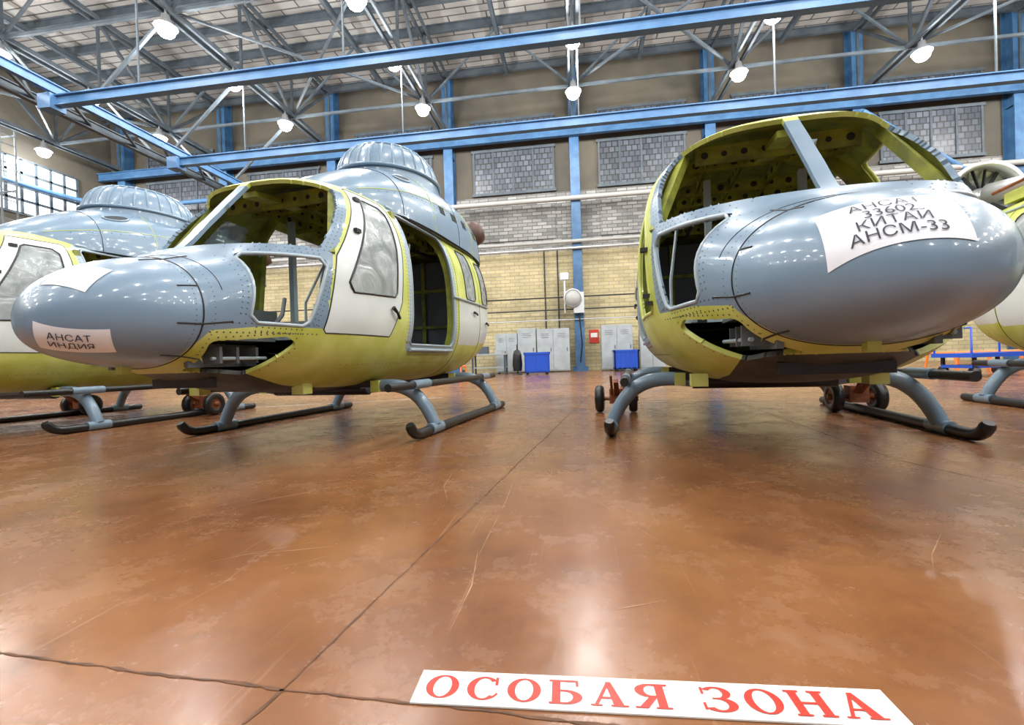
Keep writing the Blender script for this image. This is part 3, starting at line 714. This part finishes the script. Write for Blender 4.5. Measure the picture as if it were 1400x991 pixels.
A = Acc()
for z, r, m_ in ((7.65, 0.11, 0), (5.75, 0.08, 0), (5.45, 0.06, 1), (3.3, 0.03, 2), (2.75, 0.03, 2), (2.3, 0.025, 1)):
    A.tube([(AX0 + .5, BY1 - 0.68, z), (AX1 - .5, BY1 - 0.68, z)], r, m_, 10)
A.tube([(AX0 + 0.4, 2, 8.9), (AX0 + 0.4, 15, 8.9)] + bez((AX0 + .4, 17, 8.9), (AX0 + .4, 20, 8.9), (AX0 + 1.6, 20.2, 8.9), (AX0 + 4, 20.2, 8.9), 8) + [(-8, 20.2, 8.9)], 0.11, 3, 10)
A.tube([(11.8, 20.3, 10.2), (15.6, 20.3, 7.4)], 0.09, 3, 10)
for a in (-0.7, -1.3, 3.9): A.tube([(a, BY1 - 0.1, 0.5), (a, BY1 - 0.1, 5.6)], 0.03, 2, 8)
A.obj('wall_pipes', [M_PIPE, M_ALU, M_DRK, M_BLUE])

# ------------------------------------------------------------------ lamps
le = empty('high_bay_lamps')
A = Acc()
PW = 355
for a in COLS:
    for b in (17.0, 14.2, 11.6, 8.6, 5.6, 2.6, -0.6, -4, -8):
        z = 10.35
        A.lathe([(0.0, 0.42), (0.10, 0.40), (0.12, 0.24), (0.17, 0.18), (0.30, 0.04), (0.29, 0.04), (0.15, 0.16)], (a, b, z), 0, 18)
        A.lathe([(0.24 * math.cos(t), 0.24 * math.sin(t)) for t in [-math.pi / 2 + k * math.pi / 18 for k in range(13)]], (a, b, z), 1, 20)
        A.tube([(a, b, z + 0.4), (a, b, 10.9)], 0.03, 0, 6)
        ld = D.lights.new('bulb', 'POINT'); ld.energy = PW; ld.shadow_soft_size = 0.12; ld.color = (1.0, 0.99, 0.97)
        lo = D.objects.new('bulb', ld); SC.collection.objects.link(lo); lo.location = (a, b, z - 0.45); lo.parent = le
A.obj('lamp_reflectors', [M_LAMPH, M_LAMP], le)

# ------------------------------------------------------------------ wall-side furniture
def cabinet(x, b, w, h, d=0.5, n=2):
    A = Acc(); A.box((x, b, h / 2 + 0.03), (w, d, h - 0.06), 0)
    for k in range(n):
        A.box((x - w / 2 + w * (k + 0.5) / n, b - d / 2 - 0.012, h / 2 + 0.03), (w / n - 0.025, 0.02, h - 0.14), 0)
        A.box((x - w / 2 + w * (k + 0.5) / n + (w / n * 0.36), b - d / 2 - 0.04, h * 0.52), (0.025, 0.03, 0.16), 1)
        for z in (0.8, 0.84, 0.88): A.box((x - w / 2 + w * (k + 0.5) / n, b - d / 2 - 0.025, h * z), (w / n * 0.5, 0.01, 0.012), 1)
    for sx in (-1, 1): A.box((x + sx * (w / 2 - 0.06), b, 0.02), (0.08, d, 0.04), 1)
    A.obj('metal_cabinet', [M_CAB, M_STEEL])
cabinet(-3.0, 20.0, 0.95, 1.75, 0.45); cabinet(-2.1, 20.0, 0.8, 1.95, 0.45, n=1); cabinet(-0.95, 20.0, 1.4, 1.9, 0.45); cabinet(1.75, 20.0, 1.3, 1.95, 0.45); cabinet(3.2, 20.0, 1.0, 1.7, 0.45)
def bin_(x, b, rz=0.0):
    A = Acc(); w, d, h = 0.95, 0.7, 0.85
    for sx in (-1, 1): A.box((sx * (w / 2 - .02), 0, h / 2 + .05), (0.04, d, h - .1), 0)
    for sy in (-1, 1): A.box((0, sy * (d / 2 - .02), h / 2 + .05), (w, 0.04, h - .1), 0)
    A.box((0, 0, 0.12), (w, d, 0.05), 0)
    for sy in (-1, 1):
        A.box((0, sy * d / 2, h - .03), (w + .06, 0.06, 0.08), 0)
        for k in range(5): A.box((-w / 2 + .1 + k * (w - .2) / 4, sy * (d / 2 + .01), h / 2), (0.04, 0.04, h - .2), 0)
    for sx in (-1, 1):
        A.box((sx * w / 2, 0, h - .03), (0.06, d + .06, 0.08), 0)
        for sy in (-1, 1): A.box((sx * (w / 2 - .1), sy * (d / 2 - .1), 0.05), (0.1, 0.1, 0.1), 1)
    o = A.obj('plastic_storage_bin', [M_BIN, M_BLK]); o.location = (x, b, 0); o.rotation_euler = (0, 0, rz)
bin_(-1.5, 17.6, 0.1); bin_(2.0, 18.9)
A = Acc(); A.box((-3.6, 18.9, 0.85), (1.5, 0.7, 0.06), 0)
for sx in (-1, 1):
    for sy in (-1, 1): A.box((-3.6 + sx * .68, 18.9 + sy * .28, 0.41), (0.07, 0.07, 0.82), 1)
A.box((-3.6, 18.9, 0.3), (1.4, 0.6, 0.04), 0); A.box((-3.9, 18.9, 1.03), (0.5, 0.4, 0.3), 1); A.box((-3.2, 18.9, 0.95), (0.3, 0.3, 0.14), 0)
A.obj('workbench', [M_CAB, M_STEEL])
A = Acc(); A.tube([(-2.3, 17.9, 0.0), (-2.3, 17.9, 1.2)], 0.02, 0, 8); A.lathe([(0.2, 0.0), (0.2, 0.03), (0, 0.04)], (-2.3, 17.9, 0), 0, 16)
A.lathe([(0.17, 0.15), (0.2, 0.4), (0.17, 0.8), (0.12, 0.95), (0.03, 1.0)], (-2.3, 17.9, 0), 0, 14, None, 1.0, 0.5)
A.obj('coat_stand', [M_BLK])
A = Acc()
A.box((0.2, BY1 - 0.85, 3.0), (0.45, 0.3, 0.9), 0); A.lathe([(0.0, -.1), (0.34, -.1), (0.36, 0), (0.34, .1), (0.0, .1)], (-0.05, BY1 - 1.0, 3.2), 1, 24, RX)
A.lathe([(0.36, -.12), (0.40, -.12), (0.40, .12), (0.36, .12)], (-0.05, BY1 - 1.0, 3.2), 0, 24, RX)
A.tube([(-0.4, BY1 - .75, 4.3), (-0.4, BY1 - .75, 2.6)], 0.05, 0, 8); A.box((-0.4, BY1 - .75, 4.2), (0.35, 0.2, 0.3), 0); A.tube([(0.2, BY1 - .9, 2.6), (0.3, BY1 - .8, 1.2), (0.2, BY1 - .7, 0.4)], 0.03, 2, 8)
A.obj('wall_extractor_fan', [M_ALU, M_PIPE, M_BLK])
A = Acc(); A.box((0.85, BY1 - 0.03, 1.55), (0.42, 0.04, 0.6), 0); A.box((0.85, BY1 - 0.055, 1.6), (0.3, 0.01, 0.2), 1); A.obj('fire_notice_board', [M_RED, M_SIGNW])
def trestle(x, b, L, rz=0):
    A = Acc()
    for sy in (-.3, .3):
        A.tube([(-L / 2, sy, 0.45), (L / 2, sy, 0.45)], 0.03, 0, 8)
        for k in range(4):
            xx = -L / 2 + L * k / 3; A.tube([(xx, sy * 1.3, 0.0), (xx, sy, 0.45)], 0.025, 0, 8)
    for k in range(4): xx = -L / 2 + L * k / 3; A.tube([(xx, -.3, 0.45), (xx, .3, 0.45)], 0.025, 0, 8)
    o = A.obj('orange_trestle', [M_ORG]); o.location = (x, b, 0); o.rotation_euler = (0, 0, rz)
trestle(-4.9, 13.5, 3.0); trestle(9.5, 12.0, 2.4, 0.2)
A = Acc(); A.box((0, 0, 0.42), (1.5, 0.8, 0.08), 0); A.box((0, 0, 0.2), (1.3, 0.6, 0.06), 0)
for sx in (-1, 1):
    A.tube([(sx * .72, -.36, 0.42), (sx * .72, -.36, 0.95), (sx * .72, .36, 0.95), (sx * .72, .36, 0.42)], 0.02, 0, 8)
    for sy in (-1, 1):
        A.lathe([(0.0, -.03), (0.1, -.03), (0.1, .03), (0, .03)], (sx * .6, sy * .3, 0.1), 1, 18, RY); A.box((sx * .6, sy * .3, 0.25), (0.05, 0.05, 0.3), 1)
o = A.obj('parts_cart', [M_BIN, M_BLK]); o.location = (8.1, 10.3, 0); o.rotation_euler = (0, 0, 0.2)

# ------------------------------------------------------------------ floor joints and scratches
CA, SA = math.cos(math.radians(8)), math.sin(math.radians(8))
def C(x, y): return (CA * x - SA * y, SA * x + CA * y)
def strip(pts, w, wob, z, step=0.05, taper=False):
    A = Acc(); P2 = []
    for i in range(len(pts) - 1):
        a = Vector(pts[i]); b = Vector(pts[i + 1]); n = max(2, int((b - a).length / step))
        for k in range(n): P2.append(a + (b - a) * k / n)
    P2.append(Vector(pts[-1])); vs = []; fs = []
    off = 0
    for i, p in enumerate(P2):
        d = (P2[min(i + 1, len(P2) - 1)] - P2[max(0, i - 1)]).normalized(); n = Vector((-d.y, d.x))
        off = off * 0.8 + random.uniform(-wob, wob); ww = w * random.uniform(0.3, 1.5)
        if taper: ww *= math.sin(math.pi * (i + .3) / (len(P2)))
        vs += [(*(p + n * (off - ww / 2)), z), (*(p + n * (off + ww / 2)), z)]
    for i in range(len(P2) - 1): fs.append((2 * i, 2 * i + 2, 2 * i + 3, 2 * i + 1))
    A.add(vs, fs, 0); return A
def join(accs):
    R = Acc()
    for a in accs: R.add(a.v, a.f, 0)
    return R
j = [strip([C(-.46, .869), C(.636, 5.07), C(2.2, 11), C(4.0, 17.5)], 0.0045, 0.002, 0.0012, 0.02),
     strip([C(-4, 1.55), C(-1.156, 1.01), C(-.46, .869), C(0.6, .68), C(3, .3)], 0.007, 0.002, 0.0012, 0.015),
     strip([C(-.46, .869), C(-.7, 0.1)], 0.007, 0.002, 0.0012, 0.015),
     strip([C(2.3, 0.9), C(2.1, 2.5), C(3.3, 8), C(5.0, 16)], 0.004, 0.002, 0.0012),
     strip([C(-8, 7.6), C(0.2, 6.2), C(6, 5.2)], 0.005, 0.002, 0.0012)]
join(j).obj('floor_joints', [M_GRND])
sc = []
for (x0, y0, x1, y1) in ((-0.14, 1.35, 0.02, 2.6), (-0.17, 1.0, -0.13, 1.5), (-1.0, 1.45, -0.7, 1.6), (-.75, 1.4, -.62, 1.47), (-.9, 1.15, -.86, 1.5), (0.5, 1.4, .3, 2.2), (1.1, 1.2, 1.4, 1.5), (-1.3, 2.0, -.9, 2.3), (.1, 2.6, .12, 3.0), (0.9, 2.1, 1.3, 2.2), (-.3, 2.0, -.35, 2.5), (-.95, 1.5, -.6, 1.56), (.2, 1.1, .35, 1.14)):
    xm = (x0 + x1) / 2 + random.uniform(-.04, .04); ym = (y0 + y1) / 2
    sc.append(strip([C(x0, y0), C(xm, ym), C(x1, y1)], 0.0025, 0.0006, 0.001, 0.03, True))
join(sc).obj('floor_scratches', [M_SCR])
sp_ = strip([C(-6, 6.5), C(-1.2, 7.8)], 0.05, 0.0, 0.0011, 0.3); sp_.obj('floor_marking_line', [M_SIGNW])

# ------------------------------------------------------------------ floor sign with serif letters
A = Acc(); zc_ = [0.004]
def poly2(pts):
    zc_[0] += 0.000012; A.add([(p[0], p[1], zc_[0]) for p in pts], [tuple(range(len(pts)))], 1)
def seg(cx, cy, rxo, ryo, rxi, ryi, a0, a1, n=28):
    for i in range(n):
        t0 = math.radians(a0 + (a1 - a0) * i / n); t1 = math.radians(a0 + (a1 - a0) * (i + 1) / n)
        A.add([(cx + rxo * math.cos(t0), cy + ryo * math.sin(t0), zc_[0]), (cx + rxo * math.cos(t1), cy + ryo * math.sin(t1), zc_[0]), (cx + rxi * math.cos(t1), cy + ryi * math.sin(t1), zc_[0]), (cx + rxi * math.cos(t0), cy + ryi * math.sin(t0), zc_[0])], [(0, 1, 2, 3)], 1)
LW, LH = 0.068, 0.060
def rect(ox, oy, x0, y0, x1, y1): poly2([(ox + x0 * LW, oy + y0 * LH), (ox + x1 * LW, oy + y0 * LH), (ox + x1 * LW, oy + y1 * LH), (ox + x0 * LW, oy + y1 * LH)])
def para(ox, oy, *pp): poly2([(ox + a * LW, oy + b * LH) for a, b in pp])
def S(ox, oy, cx, cy, a, b, c, d, a0, a1): zc_[0] += 0.000012; seg(ox + cx * LW, oy + cy * LH, a * LW, b * LH, c * LW, d * LH, a0, a1)
def letter(ch, ox, oy):
    if ch == 'О': S(ox, oy, .5, .5, .46, .5, .25, .44, 0, 360)
    elif ch == 'С': S(ox, oy, .52, .5, .46, .5, .25, .44, 42, 318); rect(ox, oy, .82, .64, .90, .98); S(ox, oy, .52, .5, .46, .5, .40, .44, 300, 335)
    elif ch == 'Н':
        for x in (.08, .66): rect(ox, oy, x, 0, x + .22, 1); rect(ox, oy, x - .08, 0, x + .30, .07); rect(ox, oy, x - .08, .93, x + .30, 1)
        rect(ox, oy, .28, .46, .66, .54)
    elif ch == 'А':
        para(ox, oy, (.08, 0), (.18, 0), (.54, .96), (.46, 1)); para(ox, oy, (.60, 0), (.88, 0), (.58, 1), (.43, 1)); rect(ox, oy, .25, .30, .70, .37)
        rect(ox, oy, 0, 0, .30, .06); rect(ox, oy, .52, 0, .98, .06)
    elif ch == 'Б':
        rect(ox, oy, .12, 0, .35, 1); rect(ox, oy, .04, 0, .5, .07); rect(ox, oy, .04, .93, .84, 1); rect(ox, oy, .77, .74, .84, .96); rect(ox, oy, .3, .51, .5, .58)
        S(ox, oy, .48, .29, .45, .29, .20, .22, -90, 90)
    elif ch == 'Я':
        rect(ox, oy, .60, 0, .83, 1); rect(ox, oy, .52, 0, .94, .06); rect(ox, oy, .48, .93, .94, 1); rect(ox, oy, .45, .44, .65, .51)
        S(ox, oy, .48, .72, .42, .28, .18, .21, 90, 270); para(ox, oy, (.08, 0), (.33, 0), (.62, .46), (.42, .46)); rect(ox, oy, .0, 0, .32, .06)
    elif ch == 'З':
        S(ox, oy, .44, .74, .38, .26, .17, .20, -90, 150); S(ox, oy, .44, .27, .44, .28, .20, .21, -150, 90); rect(ox, oy, .3, .49, .48, .54); rect(ox, oy, .06, .68, .13, .96); rect(ox, oy, .02, .06, .09, .34)
SL, SH = 0.845, 0.086
A.add([(0, 0, 0.0), (SL, 0, 0.0), (SL, SH, 0.0), (0, SH, 0.0), (0, 0, 0.003), (SL, 0, 0.003), (SL, SH, 0.003), (0, SH, 0.003)], [(3, 2, 1, 0), (4, 5, 6, 7), (0, 1, 5, 4), (1, 2, 6, 5), (2, 3, 7, 6), (3, 0, 4, 7)], 0)
x = 0.016
for ch in 'ОСОБАЯ ЗОНА':
    if ch == ' ': x += 0.040; continue
    letter(ch, x, 0.013); x += 0.0775 if ch != 'З' else 0.073
o = A.obj('floor_warning_sign', [M_SIGNW, M_RED]); px_, py_ = C(-0.205, 0.822); o.location = (px_, py_, 0.001); o.rotation_euler = (0, 0, math.radians(8 - 6.2))

# ------------------------------------------------------------------ world + camera
w = D.worlds.new('World'); SC.world = w; w.use_nodes = True
bg = w.node_tree.nodes['Background']; bg.inputs[0].default_value = (0.80, 0.88, 1.0, 1); bg.inputs[1].default_value = 0.3
cam = D.cameras.new('camera'); co = D.objects.new('camera', cam); SC.collection.objects.link(co)
cam.lens = 16.0; cam.sensor_width = 36; cam.clip_start = 0.02
Mx = Matrix.Translation((0, 0, 0.62)) @ Matrix.Rotation(math.radians(8), 4, 'Z') @ Matrix.Rotation(math.radians(90 - 0.4), 4, 'X') @ Matrix.Rotation(math.radians(-1.8), 4, 'Z')
co.matrix_world = Mx; SC.camera = co
SC.view_settings.view_transform = 'Standard'; SC.view_settings.exposure = 0.0
